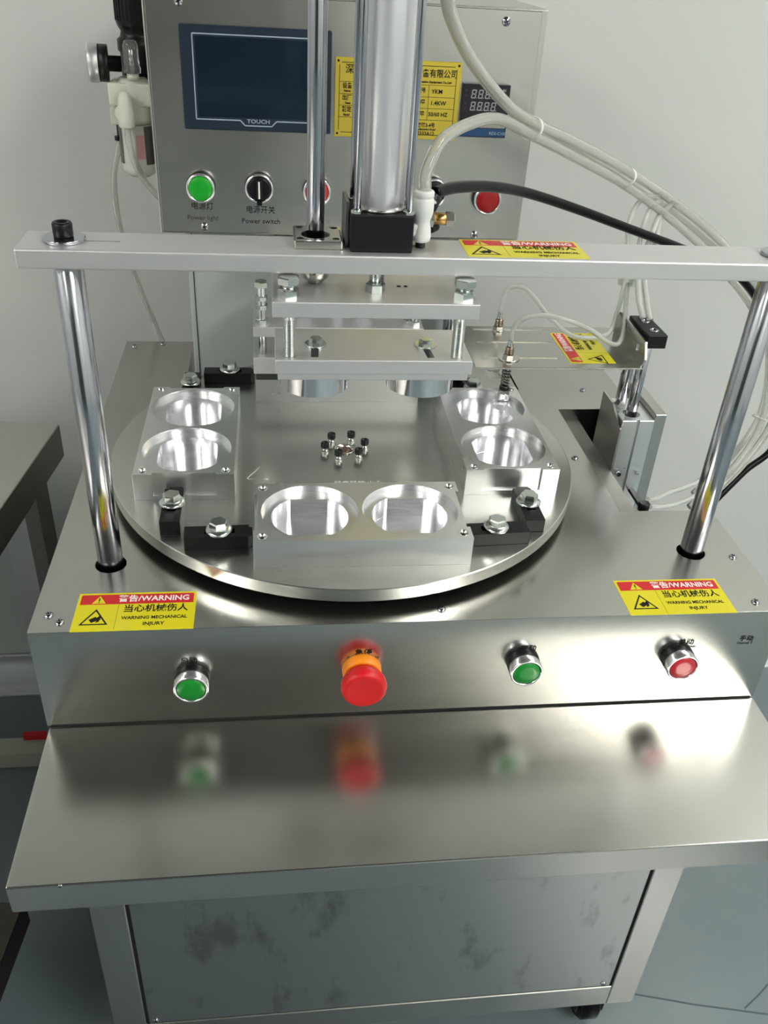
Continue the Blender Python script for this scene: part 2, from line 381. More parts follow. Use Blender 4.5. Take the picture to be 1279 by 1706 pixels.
# ------------ warning stickers: red header, two lines, hazard triangle
def sticker(parent, P, rz=0, lab=None, w=.0935, h=.0468):
    M = Matrix.Translation(Vector(P)) @ Matrix.Rotation(rz, 4, 'Z')          # P: middle of the sticker on the surface
    bm = N(); box(bm, -w/2, w/2, -h/2, h/2, 0, .0003, M=M); s = obj('warning_sticker', bm, YELLOW, parent, lab)
    bm = N(); k = .0022
    prism(bm, [(-w/2+k, h/2-.0143), (w/2-k, h/2-.0143), (w/2-k, h/2-k-.001), (w/2-k-.001, h/2-k), (-w/2+k+.001, h/2-k), (-w/2+k, h/2-k-.001)], .0003, .00038, M); obj('red_band', bm, REDV, s)
    def txt(t, x, y, sz, m, wd=.05, bold=0):
        bm = text_bm(t, sz, .00004, bold=bold); xs = [v.co.x for v in bm.verts]; k_ = wd*w/.0935/(max(xs)-min(xs)); xf(bm.verts, Matrix.Diagonal((k_, 1, 1, 1))); xf(bm.verts, M @ Matrix.Translation((x, y, .00045))); obj('lettering', bm, m, s, normals=False)
    txt('警告/WARNING', .013, h/2-.0082, .0090, WHITEI, .056, .0002)
    txt('当心机械伤人', .0155, .0025, .0098, INK, .050, .00015)
    txt('WARNING MECHANICAL', .0155, -.0085, .0054, INK, .051, .0001)
    txt('INJURY', .0155, -.0160, .0054, INK, .0165, .0001)
    def tri(bm, cx, cy, r, t, z):
        pts = [(cx + r*math.cos(PI/2+2*PI*i/3), cy + r*math.sin(PI/2+2*PI*i/3)) for i in range(3)]
        inn = [(cx + (r-t)*math.cos(PI/2+2*PI*i/3), cy + (r-t)*math.sin(PI/2+2*PI*i/3)) for i in range(3)]
        for i in range(3):
            j = (i+1) % 3; prism(bm, [pts[i], pts[j], inn[j], inn[i]], z, z+.00008, M)
    bm = N(); tri(bm, -.0305, -.0095, .0128, .0026, .0003)
    # hand caught symbol: a palm with fingers
    for (x0, y0, x1, y1, t) in ((-.0335, -.0115, -.0285, -.0080, .0046), (-.0285, -.0080, -.0262, -.0052, .0014), (-.0285, -.0095, -.0258, -.0072, .0014), (-.0285, -.0110, -.0258, -.0092, .0014), (-.0290, -.0125, -.0265, -.0112, .0014)):
        d = Vector((x1-x0, y1-y0, 0)); q = Vector((-d.y, d.x, 0)).normalized()*t/2
        prism(bm, [(x0-q.x, y0-q.y), (x1-q.x, y1-q.y), (x1+q.x, y1+q.y), (x0+q.x, y0+q.y)], .0003, .00038, M)
    obj('hazard_symbol', bm, INK, s)
    bm = N(); prism(bm, [(-.0355, h/2-.0133), (-.0245, h/2-.0133), (-.030, h/2-.0035)], .00038, .00045, M)
    obj('small_triangle', bm, YELLOW, s)
    bm = N(); box(bm, -.0305, -.0295, h/2-.0105, h/2-.0065, .00045, .0005, M=M); box(bm, -.0305, -.0295, h/2-.0125, h/2-.0115, .00045, .0005, M=M); box(bm, -.0141, -.0139, -h/2+.0015, h/2-.0145, .0003, .00036, M=M); obj('exclamation_mark', bm, INK, s)
    return s
sticker(mc, (.0785, .0232, 0), .0, 'yellow warning sticker on the left of the deck')
sticker(mc, (.5287, .0228, 0), -.006, 'yellow warning sticker on the right of the deck')

# ------------------------------------------------------------------ press frame: two columns and the crossbar
FY = .0874; ZB0, ZB1 = .2617, .2750
pf = root('press_frame', 'pale aluminium crossbar on two polished steel columns', 'press frame', (.31, FY, 0))
for x in (.0502, .5706):
    bm = N(); cyl(bm, (x, FY, -.04), (0, 0, 1), .01035, ZB0+.04, 48, .0003); obj('column', bm, mat('ground_column_steel', (.50, .51, .55, 1), .17, 1), pf)
bm = N(); box(bm, .0216, .602, .0657, .1092, ZB0, ZB1, .0012, 2); bar = obj('crossbar', bm, ALU, pf)
b1 = N(); box(b1, .0505, .0875, FY-.0012, FY+.0012, ZB0-.01, ZB1+.01); off(b1, pf)
cut(bar, [b1])
shade_auto(bar)
for x in (.0502, .5706):
    bm = N(); cyl(bm, (x, FY, ZB1), (0, 0, 1), .0143, .0028, 40, .0005); obj('washer', bm, CHROME, pf)
    bm = N(); M = Matrix.Translation((x, FY, ZB1+.0028)); lathe(bm, [(.0062, 0), (.0066, .0006), (.0068, .0085), (.0060, .0098), (.0038, .0098), (.0036, .0075), (0, .0075)], 32, M)
    obj('cap_screw', bm, BLACKM if x < .3 else ALUP, pf)
sticker(pf, (.3725, .0900, ZB1), 0, 'yellow warning sticker on top of the crossbar', w=.089, h=.0405)

# ------------------------------------------------------------------ guide shaft with square flange bearing
gs = root('guide_shaft', 'slim chrome guide shaft rising through a square flange bearing on the crossbar', 'guide shaft', (.2215, .0935, ZB1))
bm = N(); cyl(bm, (.2215, .0935, .2480), (0, 0, 1), .0064, .34, 40, .0003); obj('shaft', bm, CHROME, gs)
bm = N(); box(bm, .2060, .2400, .0780, .1165, ZB1, ZB1+.0062, .0012, 2); fl = obj('square_flange', bm, NICKEL, gs)
cs = []
for dx in (-.0125, .0125):
    for dy in (-.0135, .0135):
        b = N(); cyl(b, (.223+dx, .0972+dy, ZB1+.002), (0, 0, 1), .0026, .01, 20); off(b, gs); cs.append(b)
b = N(); cyl(b, (.2215, .0935, ZB1+.001), (0, 0, 1), .0102, .02, 40); off(b, gs); cs.append(b)
cut(fl, cs); shade_auto(fl)
bm = N(); cyl(bm, (.2215, .0935, ZB1+.0011), (0, 0, 1), .0100, .003, 40); obj('bush_seal', bm, BLACKR, gs)
bm = N(); M = Matrix.Translation((.2215, .0935, .2463)); lathe(bm, [(.0035, 0), (.0045, .0004), (.0050, .002), (.0095, .0045), (.0102, .0060), (.0102, .0154)], 40, M); obj('lower_bush', bm, NICKEL, gs)

# ------------------------------------------------------------------ air cylinder on the crossbar
ac = root('air_cylinder', 'large silver pneumatic cylinder with a black foot block on the crossbar', 'air cylinder', (.2665, .095, ZB1))
bm = N(); box(bm, .2447, .2885, .0733, .1165, ZB1, .3010, .0012, 2); obj('foot_block', bm, BLACKM, ac)
bm = N(); box(bm, .2415, .2447, .0860, .1165, ZB1, .3060, .0006); obj('side_bracket', bm, mat('grey_bracket', (.18, .18, .175, 1), .35, .8), ac)
bm = N(); cyl(bm, (.2668, .0935, .3010), (0, 0, 1), .0168, .30, 64, .0004); obj('barrel', bm, mat('anodised_barrel', (.86, .86, .89, 1), .30, .6), ac)
bm = N(); cyl(bm, (.2668, .0935, .3010), (0, 0, 1), .0178, .002, 64, .0004); obj('barrel_ring', bm, NICKEL, ac)
for dx in (-.0178, .0178):
    for dy in (-.0170, .0170):
        bm = N(); cyl(bm, (.2668+dx, .0945+dy, .3010), (0, 0, 1), .0026, .30, 20, .0002); obj('tie_rod', bm, CHROME, ac)
        bm = N(); hexa(bm, (.2668+dx, .0945+dy, .3010), .0042, .0022); obj('tie_nut', bm, ZINC, ac)
bm = N(); cyl(bm, (.2668, .0935, .2470), (0, 0, 1), .0055, .03, 32, .0003); obj('piston_rod', bm, CHROME, ac)
bm = N(); hexa(bm, (.2640, .0770, .2464), .0072, .0064, rot=.1); cyl(bm, (.2640, .0770, .2520), (0, 0, 1), .0036, .0095, 20); obj('rod_nut', bm, ZINC, ac)
bm = N(); cyl(bm, (.2862, .0890, .2560), (0, 0, 1), .0044, .0056, 20, .0006); cyl(bm, (.245, .100, .2560), (0, 0, 1), .0050, .0056, 20, .0006); obj('foot_screw', bm, BLACKM, ac)
# white elbow fitting, black fitting and brass silencer valve
M = Matrix.Translation((.2962, .0885, .2795))
bm = N(); lathe(bm, [(.0050, 0), (.0066, .0012), (.0070, .004), (.0066, .009), (.0058, .0125), (.0056, .0145), (.0068, .0180), (.0075, .0215), (.0076, .0285), (.0070, .0300), (.0066, .0305), (.0072, .0312), (.0073, .0342), (.0066, .0352), (.0040, .0352)], 32, M)
box(bm, .2880, .2950, .0835, .0935, .2835, .2925, .002, 2)
obj('white_elbow_fitting', bm, WHITEP, ac)
bm = N(); cyl(bm, (.2962, .0885, .2755), (0, 0, 1), .0036, .0045, 16); cyl(bm, (.2885, .095, .2940), (1, 0, 0), .004, .003, 16); obj('fitting_stub', bm, BLACKM, ac)
bm = N(); tube(bm, [(.2895, .112, .285), (.298, .113, .288), (.3040, .114, .296), (.3085, .118, .3045)], .0062, 16, 6); cyl(bm, (.3055, .112, .2895), (.5, -.2, -1), .0048, .010, 20, .0015)
obj('black_elbow_fitting', bm, BLACKP, ac)
bm = N(); cyl(bm, (.290, .104, .2915), (1, 0, 0), .0034, .014, 20); hexa(bm, (.3035, .104, .2915), .0062, .0035, (1, 0, 0)); obj('valve_nut', bm, ZINC, ac)
bm = N(); cyl(bm, (.3070, .104, .2915), (1, 0, 0), .0042, .0095, 24, .0004); obj('brass_valve', bm, BRASS, ac)
bm = N(); hexa(bm, (.3160, .104, .2915), .0052, .0062, (1, 0, 0)); obj('valve_cap', bm, NICKEL, ac)
bm = N(); box(bm, .3030, .3090, .107, .111, .3008, .3026, .0005); obj('white_valve_tip', bm, WHITEP, ac)

# ------------------------------------------------------------------ front press head
fh = root('front_press_head', 'pale aluminium double plate press head hanging under the crossbar with two round punches', 'press head', (.2630, .080, .1720))
def plate(name, a, parent, m=ALU, bev=.0007): 
    bm = N(); box(bm, *a, bev, 2); return obj(name, bm, m, parent)
plate('upper_plate', (.1903, .3365, .0520, .1150, .2350, .2463), fh)
lp = plate('lower_plate', (.1917, .3358, .0520, .1130, .1925, .2035), fh)
cs = []
for x, k in ((.2215, -.0012), (.3040, .0016)):
    b = N(); pts = [(x-.0028+k, .0575), (x+.0028+k, .0575), (x+.0028, .080), (x-.0028, .080)]; prism(b, pts, .190, .21); off(b, fh); cs.append(b)
b = N(); box(b, .2015-.0025, .2015+.0025, .060, .0645, .196, .21); off(b, fh); cs.append(b)
cut(lp, cs)
plate('punch_holder', (.1935, .3335, .0535, .1115, .1872, .1925), fh)
def dcut(r, hcut, seg=64):
    return [(r*math.cos(2*PI*i/seg), max(-hcut, min(hcut, r*math.sin(2*PI*i/seg)))) for i in range(seg)]
for x in (.2215, .3030):
    bm = N(); pts = [(x+a, .0860+b) for a, b in dcut(.0262, .0262)]
    prism(bm, pts, .1700, .1873); o = obj('punch', bm, mat('polished_punch', (.80, .80, .82, 1), .08, 1), fh); shade_auto(o)
for x, y in ((.2018, .0632), (.3265, .0632)):
    bm = N(); hexa(bm, (x, y, .2463), .0078, .0062, rot=.25); o = obj('lock_nut', bm, ZINC, fh)
    bm = N(); cyl(bm, (x, y, .2520), (0, 0, 1), .0045, .0048, 24, .0002); hexa(bm, (x, y, .2561), .0082, .0050, rot=.5); obj('head_bolt', bm, ZINC, fh)
for x, y in ((.2023, .0585), (.3245, .0585)):
    bm = N(); cyl(bm, (x, y, .2030), (0, 0, 1), .0043, .0325, 24, .0002); o = obj('stud', bm, ZINC, fh)
    bm = N()
    for k in range(28): lathe(bm, [(.0043, .2045+k*.0010), (.00442, .2050+k*.0010), (.0043, .2055+k*.0010)], 20, Matrix.Translation((x, y, 0)))
    obj('thread', bm, ZINC, o)
for x, y in ((.2220, .0800), (.3045, .0800)):
    bm = N(); cyl(bm, (x, y, .2035), (0, 0, 1), .0082, .0016, 28); o = obj('washer', bm, ZINC, fh)
    bm = N(); hexa(bm, (x, y, .2051), .0052, .0042); obj('hex_head', bm, ZINC, o)
bm = N(); cyl(bm, (.2826, .088, .2463), (0, 0, 1), .0015, .0003, 12); cyl(bm, (.2876, .088, .2463), (0, 0, 1), .0015, .0003, 12); obj('small_hole', bm, DARKGAP, fh)

# ------------------------------------------------------------------ turntable
DC = Vector((.2606, .2439)); DR = .2288; DZ = .0221
tt = root('turntable', 'large round steel turntable disc carrying the mould blocks', 'turntable', (DC.x, DC.y, .0))
bm = N(); M = Matrix.Translation((DC.x, DC.y, 0)); lathe(bm, [(DR-.0008, DZ-.0126), (DR, DZ-.0118), (DR, DZ-.0006), (DR-.0008, DZ), (0.0095, DZ), (.0095, DZ-.005), (0, DZ-.005)], 160, M)
o = obj('disc', bm, DISC, tt); shade_auto(o, 14)
bm = N(); lathe(bm, [(.20, 0.0002), (.20, .0096)], 96, M); obj('hub_drum', bm, BLACKM, tt)
bm = N(); lathe(bm, [(.0095, DZ), (.0105, DZ+.0012), (.0088, DZ+.0012), (.0086, DZ-.004)], 40, M, cap=False); obj('centre_ring', bm, NICKEL, tt)
bm = N(); lathe(bm, [(.0050, DZ-.0048), (.0055, DZ-.001), (.0030, DZ+.0002), (0, DZ-.0004)], 24, M); obj('centre_boss', bm, mat('bronze', (.22, .14, .11, 1), .4, .8), tt)
for k in range(6):
    a = math.radians(8 + 60*k); x, y = DC.x + .0205*math.cos(a), DC.y - .001 + .0205*math.sin(a)
    bm = N(); cyl(bm, (x, y, DZ), (0, 0, 1), .0043, .0012, 20); cyl(bm, (x, y, DZ+.001), (0, 0, 1), .0032, .0055, 20, .0003); s = obj('cap_screw', bm, ZINC, tt)
    bm = N(); lathe(bm, [(.0040, DZ+.0050), (.0042, DZ+.0054), (.0042, DZ+.0098), (.0038, DZ+.0104), (.0022, DZ+.0104), (.0020, DZ+.0090), (0, DZ+.0090)], 20, Matrix.Translation((x, y, 0))); obj('black_head', bm, BLACKM, s)
bm = text_bm('轻拿轻放:小心', .0075, .00006); xf(bm.verts, Matrix.Translation((.2690, .1785, DZ+.0002))); obj('engraving', bm, WHITEI, tt, normals=False)
bm = N(); tube(bm, [(.1751, .2103, DZ), (.1705, .2010, DZ), (.1640, .1890, DZ), (.1713, .1885, DZ), (.1838, .1876, DZ)], .0006, 6, 4); obj('scratch_mark', bm, mat('scratch', (.75, .74, .72, 1), .3, .9), tt)

# ------------------------------------------------------------------ mould blocks
L_, S_, HB = .0903, .0448, .0270
def mould_block():
    t = root('mould_block', '', 'mould', (0, 0, 0), 'aluminium mould blocks on the turntable')
    bm = N(); box(bm, -L_, L_, -S_, S_, 0, HB)
    o = obj('block', bm, [ALUB, ALUP], t, local=True)
    cs = []
    for sx in (-1, 1):
        cx = sx*.0430
        b = N(); lathe(b, [(.0412, HB-.0062), (.0412, HB+.01)], 72, Matrix.Translation((cx, -.0005, 0)), mi=1)
        for f in b.faces:
            if len(f.verts) > 4: f.material_index = 0
        cs.append(b)
        b = N(); pts = [(cx + x, y*.98) for x, y in dcut(.0328, .0278, 72)]
        prism(b, pts, .0022, HB+.01, mi=1)
        cs.append(b)
        for sy in (-1, 1):
            b = N(); cyl(b, (sx*(L_-.0072), sy*(S_-.0080), HB-.008), (0, 0, 1), .0038, .02, 20); cs.append(b)
        b = N(); box(b, *((sx*(L_-.0028), sx*(L_+.02)) if sx > 0 else (-L_-.02, -L_+.0028)), -.0280 + (.0 if sx > 0 else 0), .0280, .0045, HB+.02); cs.append(b)
    cut(o, cs, bevel=.0007); shade_auto(o, 14)
    for sx in (-1, 1):
        for sy in (-1, 1):
            bm = N(); lathe(bm, [(.0044, HB-.0001), (.0042, HB+.0003), (.0037, HB+.0002), (.0034, HB-.007)], 20, Matrix.Translation((sx*(L_-.0072), sy*(S_-.0080), 0)), cap=False)
            lathe(bm, [(.0034, HB-.0035), (0, HB-.0036)], 20, Matrix.Translation((sx*(L_-.0072), sy*(S_-.0080), 0)), mi=1, cap=False)  # dark disc inside the bush: the hole's shade put in as colour
            obj('dowel_bush', bm, [ZINC, DARKGAP], t, local=True)
    return t
mb = mould_block(); d = .1526
mb.location = (DC.x+.0018, DC.y-d-.0005, DZ); mb['label'] = 'two-cavity aluminium mould block at the front of the turntable, under the press head'
th = .003
dup(mb, (DC.x+d-.001, DC.y+.0015, DZ), PI/2, 'two-cavity aluminium mould block on the right of the turntable, under the suction cups')
dup(mb, (DC.x-d+.001, DC.y-.001, DZ), -PI/2, 'two-cavity aluminium mould block on the left of the turntable, beside the left column')
dup(mb, (DC.x, DC.y+d, DZ), PI, 'two-cavity aluminium mould block at the back, under the rear press head')

# ------------------------------------------------------------------ black toe clamps with flanged bolts
def clamp():
    t = root('toe_clamp', '', 'clamp', (0, 0, 0), 'black toe clamps holding the mould blocks')
    bm = N(); h = .0125; w = .0088; a, b = -.029, .028          # +x end bears on the block
    pts = [(a, -w), (b-.004, -w), (b, -w*.7), (b, w*.5), (b-.003, w*.55), (b-.003, w), (a, w)]
    prism(bm, pts, 0, h); o = obj('clamp_bar', bm, BLACKM, t, local=True)
    s = N(); box(s, -.012, .013, -.0035, .0035, -.01, .03); cut(o, [s], bevel=.0006)
    bm = N(); lathe(bm, [(.0100, h), (.0113, h+.0006), (.0113, h+.0022), (.0098, h+.0036), (.0070, h+.0042)], 36); hexa(bm, (0, 0, h+.0030), .0080, .0072, rot=.3, chamfer=.15)
    obj('flange_bolt', bm, ZINC, t, local=True)
    return t
c0 = clamp()
CL = [(.1428, .0835, .03, 'black toe clamp left of the front mould block, angled across'),
      (.1005, .1275, PI/2, 'black toe clamp in front of the left mould block'),
      (.3810, .0815, PI+.06, 'black toe clamp right of the front mould block'),
      (.4195, .1210, PI/2+.0, 'black toe clamp in front of the right mould block'),
      (.1400, .4080, .0, 'black toe clamp left of the rear mould block'),
      (.0985, .3740, -PI/2, 'toe clamp behind the left mould block, mostly its bolt showing'),
      (.3835, .4060, PI, 'toe clamp right of the rear mould block behind the front plates'),
      (.4150, .3620, -PI/2, 'toe clamp behind the right mould block')]
for i, (x, y, rz, lab) in enumerate(CL):
    if i == 0: c0.location = (x, y, DZ); c0.rotation_euler = (0, 0, rz); c0['label'] = lab
    else: dup(c0, (x, y, DZ), rz, lab)

# ------------------------------------------------------------------ rear press head (over the rear mould block)
rh = root('rear_press_head', 'second aluminium plate press head lowered onto the rear mould block', 'press head', (.26, .395, .055))
plate('lower_plate', (.1686, .3500, .3480, .4370, .0575, .0765), rh)
plate('heater_plate', (.1710, .3480, .3510, .4340, .0500, .0575), rh, mat('dark_heater_plate', (.10, .10, .09, 1), .35, .9))
plate('upper_plate', (.1692, .3505, .3480, .4370, .0998, .1108), rh)
for x, y in ((.1785, .3600), (.3420, .3600)):
    bm = N(); cyl(bm, (x, y, .0762), (0, 0, 1), .0042, .075, 24, .0003); o = obj('adjusting_bolt', bm, ZINC, rh)
    bm = N(); hexa(bm, (x, y, .1108), .0070, .0055, rot=.2); hexa(bm, (x, y, .1270), .0066, .0050, rot=.3); hexa(bm, (x, y, .1365), .0066, .0046, rot=.3); obj('lock_nut', bm, ZINC, o)
    bm = N(); hexa(bm, (x, y, .1505), .0075, .0060, rot=.4); obj('bolt_head', bm, ZINC, o)
bm = N(); hexa(bm, (.3360, .3640, .1108), .0060, .0050); obj('plate_nut', bm, ZINC, rh)
for x in (.225, .290):
    bm = N(); cyl(bm, (x, .405, .1108), (0, 0, 1), .0090, .06, 32, .0004); obj('guide_shaft', bm, CHROME, rh)
bm = N(); cyl(bm, (.2605, .395, .1100), (0, 0, 1), .0060, .061, 32, .0004); obj('piston_rod', bm, CHROME, rh)
bm = N(); box(bm, .1900, .3300, .3850, .4752, .1640, .1790, .001); obj('bearing_block', bm, ALU, rh)

# ------------------------------------------------------------------ column and control box behind
st = root('machine_column', 'pale grey sheet-metal column rising from the back of the deck', 'column', (.26, .52, -.084))
bm = N(); box(bm, .0945, .4260, .4750, .5700, -.084, .1900, .0012, 2); obj('column_shell', bm, PAINT, st)
bm = N(); box(bm, .1000, .1008, .4742, .4760, -.002, .185); obj('door_gap', bm, DARKGAP, st)
bm = N(); box(bm, .3560, .3850, .4500, .4750, .090, .130, .001); sb = obj('side_block', bm, PAINT, st, 'small pale block with a socket screw')
bm = N(); M = Matrix.Translation((.3700, .4500, .113)) @ frame_for((0, -1, 0)); lathe(bm, [(.0045, 0), (.0045, .0012), (.0028, .0012), (.0026, .0004)], 20, M); obj('socket_screw', bm, BLACKM, sb)
bm = N(); cyl(bm, (.3990, .445, .0), (0, 0, 1), .0085, .165, 32, .0004); obj('guide_post', bm, CHROME, st)
bm = N(); box(bm, .4120, .4190, .4700, .4752, .020, .17, .0003); obj('black_slot', bm, DARKGAP, st)
cb = root('control_box', 'brushed stainless control box above the deck with touch screen and buttons', 'control box', (.27, .50, .1800))
PX0, PX1, PY, PZ0, PZ1 = .0712, .4660, .4400, .1800, .4080
bm = N(); box(bm, PX0, PX1, PY+.0015, .6300, PZ0, PZ1, .0015, 2); obj('box_shell', bm, STEELV, cb)
bm = N(); box(bm, PX0+.003, PX1-.006, PY, PY+.0015, PZ0+.002, PZ1-.002, .0005); obj('front_plate', bm, STEELV, cb)
for p in ((.4240, .3958), (.1185, .1880), (.4150, .1860), (.1060, .3985)): screw((p[0], PY, p[1]), (0, -1, 0), cb, .0044)
def slab(name, x0, x1, z0, z1, d, m, parent, lab=None, y=PY, bev=.0004):
    bm = N(); box(bm, x0, x1, y-d, y, z0, z1, bev); return obj(name, bm, m, parent, lab)
ts = slab('touch_screen', .1045, .2518, .2862, .3800, .0035, NAVY, cb, 'dark navy touch screen with a thin pale outline', bev=.001)
slab('screen', .1195, .2378, .2988, .3702, .0002, SCREEN, ts, y=PY-.0035, bev=0)
bm = N()
line = [(.1168, .2962), (.1168, .3725), (.2400, .3725), (.2400, .2962), (.1968, .2962), (.1920, .2914), (.1652, .2914), (.1604, .2962), (.1168, .2962)]
for (a, b) in zip(line, line[1:]):
    dd = Vector((b[0]-a[0], b[1]-a[1], 0)); q = Vector((-dd.y, dd.x, 0)).normalized()*.00055
    prism(bm, [(a[0]-q.x, -a[1]+q.y), (b[0]-q.x, -b[1]+q.y), (b[0]+q.x, -b[1]-q.y), (a[0]+q.x, -a[1]-q.y)], PY-.0039, PY-.0035, Matrix(((1, 0, 0, 0), (0, 0, 1, 0), (0, -1, 0, 0), (0, 0, 0, 1))))
obj('screen_outline', bm, LINEG, ts)
label_front('TOUCH', .1786, .2955, .0052, ts, y=PY-.0036, m=LINEG, sx=1.25, bold=.0001)
# indicator, switches, buttons
push_button(.1172, .2300, GREENL, cb, PY, .0148, .012, lab='green power light on the control box')
sw = push_button(.1778, .2310, BLACKP, cb, PY, .0148, .010, name='selector_switch', lab='black selector switch with a white pointer line')
bm = N(); cyl(bm, (.1778, PY-.009, .2310), (0, -1, 0), .0112, .003, 32, .0006); box(bm, .1778-.0032, .1778+.0032, PY-.0170, PY-.009, .2212, .2408, .001); obj('knob', bm, BLACKP, sw)
bm = N(); box(bm, .1778-.0009, .1778+.0009, PY-.0175, PY-.0168, .2225, .2400, .0003); obj('pointer_line', bm, WHITEI, sw)
bm = N(); box(bm, .1778-.0028, .1778+.0028, PY-.011, PY-.001, .2140, .2185, .0006); obj('switch_tab', bm, BLACKP, sw)
push_button(.2385, .2295, RED, cb, PY, .0148, .010, lab='red-centred button hidden behind the guide shaft')
push_button(.3640, .2320, BLACKP, cb, PY, .0145, .010, lab='black-centred button behind the white air fitting')
push_button(.4235, .2262, REDD, cb, PY, .0152, .012, lab='plain red button on the right of the control box')
label_front('电源灯', .1172, .2092, .0080, cb, PY); label_front('Power light', .1172, .1972, .0072, cb, PY, m=GREYI)
label_front('电源开关', .1785, .2068, .0085, cb, PY, sx=.92); label_front('Power switch', .1790, .1950, .0075, cb, PY)
label_front('急停', .2385, .2092, .0080, cb, PY); label_front('启停开关', .3640, .2010, .0078, cb, PY)
# name plate
npx0, npx1, npz0, npz1 = .2555, .3838, .2840, .3578
pl = slab('name_plate', npx0, npx1, npz0, npz1, .0012, GOLD, cb, 'gold rating plate printed in black')
YP = PY-.0012
bm = N(); 
def hl(x0, x1, z, t=.0004): box(bm, x0, x1, YP-.0001, YP, z-t/2, z+t/2)
def vl(x, z0, z1, t=.0004): box(bm, x-t/2, x+t/2, YP-.0001, YP, z0, z1)
ix0, ix1, iz0, iz1 = npx0+.0045, npx1-.0050, npz0+.0045, npz1-.0045
hl(ix0+.002, ix1-.002, iz0, .0006); hl(ix0+.002, ix1-.002, iz1, .0006); vl(ix0, iz0+.002, iz1-.002, .0006); vl(ix1, iz0+.002, iz1-.002, .0006)
for z in (.3360, .3248, .3140, .3030): hl(ix0, ix1, z)
vl(.3515, .3030, .3360); vl(.2800, .3030, .3360); vl(.3180, .3030, .3360)
for x, z in ((npx0+.0032, npz1-.0032), (npx1-.0032, npz1-.0032), (npx0+.0032, npz0+.0032), (npx1-.0032, npz0+.0032)): cyl(bm, (x, YP, z), (0, -1, 0), .0012, .0003, 10)
obj('plate_lines', bm, INK, pl)
for s, x, z, sz, al, sx in (('深', .2700, .3470, .0095, 0, .9), ('化设备有限公司', .3545, .3462, .0082, 0, .88), ('Automation Equipment Co.,Ltd', .3550, .3388, .0030, 0, 1), ('设备', .2680, .3320, .0058, 0, .85), ('Name', .2680, .3275, .0028, 0, 1), ('出厂', .2680, .3212, .0058, 0, .85), ('Date', .2690, .3162, .0028, 0, 1),
                            ('额定', .2680, .3102, .0058, 0, .85), ('Rated', .2680, .3052, .0028, 0, 1), ('型号', .3440, .3308, .0050, 0, .85), ('YKM', .3600, .3300, .0056, 0, 1), ('功率', .3440, .3200, .0050, 0, .85), ('1.4KW', .3620, .3192, .0056, 0, 1),
                            ('频率', .3440, .3088, .0050, 0, .85), ('50/60 HZ', .3625, .3085, .0054, 0, .95), ('厂房路3-4号', .3490, .2978, .0050, 0, .85), ('Manufacturing Road', .3500, .2940, .0028, 0, 1), ('10333A12', .3500, .2898, .0052, 0, .95)):
    label_front(s, x, z, sz, pl, YP, sx=sx, bold=.0001)
# temperature controller
tcx0, tcx1, tcz0, tcz1 = .3862, .4352, .2890, .3395
tcn = slab('temperature_controller', tcx0, tcx1, tcz0, tcz1, .006, mat('purple_black_plastic', srgb(28, 22, 34), .35), cb, 'black temperature controller with two rows of unlit digits', bev=.0006)
YT = PY-.006
slab('blue_footer', tcx0+.0015, tcx1-.0015, tcz0+.0010, tcz0+.0090, .0002, BLUEP, tcn, y=YT, bev=0)
slab('grey_key_strip', tcx0+.0015, tcx1-.0015, tcz0+.0095, tcz0+.0165, .0002, mat('grey_keys', srgb(150, 148, 140), .5), tcn, y=YT, bev=0)
def seg8(x, z, w, h, row):
    t = h*.13; g = t*.5
    for a in ((x-w/2+g, x+w/2-g, z+h/2-t, z+h/2), (x-w/2+g, x+w/2-g, z-t/2, z+t/2), (x-w/2+g, x+w/2-g, z-h/2, z-h/2+t)): box(row, a[0], a[1], YT-.0003, YT, a[2], a[3])
    for sx in (-1, 1):
        for sz in (-1, 1):
            cx = x+sx*(w/2-t/2); zz = sorted((z+sz*g, z+sz*(h/2-g))); box(row, cx-t/2, cx+t/2, YT-.0003, YT, zz[0], zz[1])
    box(row, x+w/2+.0004, x+w/2+.0012, YT-.0003, YT, z-h/2, z-h/2+.0009)
for z in (.3302, .3188):
    bm = N()
    for k in range(4): seg8(.3975+k*.0072, z, .0050, .0084, bm)
    Sh = Matrix.Identity(4); Sh[0][2] = .12; off_ = z*.12; xf(bm.verts, Matrix.Translation((-off_, 0, 0)) @ Sh)
    obj('digit_row', bm, SEGM, tcn)
bm = N()
for z in (.3330, .3285, .3210, .3165): box(bm, .3885, .3905, YT-.0003, YT, z-.0008, z+.0008)
obj('status_marks', bm, GREYI, tcn)
label_front('REX-C100', .4265, .2932, .0042, tcn, YT-.0002, m=LINEG); label_front('A1', .4290, .3345, .0034, tcn, YT, m=WHITEI)

# ------------------------------------------------------------------ air filter regulator on the left of the box
fr = root('air_filter_regulator', 'cream air filter regulator with clear bowl, gauge and black knob beside the control box', 'regulator', (.052, .50, .2255))
fx, fy = .0485, .500
bm = N(); box(bm, .0250, .0700, fy-.018, fy+.018, .2975, .3195, .002, 2); box(bm, .0240, .0440, fy-.012, fy+.012, .2785, .2955, .001); lathe(bm, [(.0155, .2785), (.0185, .2850), (.0185, .3180), (.0140, .3225), (.0125, .3235)], 36, Matrix.Translation((fx, fy, 0)))
cyl(bm, (fx-.009, fy-.018, .2920), (0, -1, .05), .0085, .012, 28, .003)
M = Matrix.Translation((.0425, fy-.028, .2790)); lathe(bm, [(.0070, 0), (.0082, .0015), (.0086, .011), (.0076, .020), (.0066, .028), (.0045, .0335), (0, .035)], 28, M)
obj('body', bm, CREAMP, fr)
bm = N(); lathe(bm, [(.0060, .3225), (.0062, .3290), (.0055, .3295)], 24, Matrix.Translation((.0510, fy-.012, 0))); obj('dome_neck', bm, CREAMP, fr)
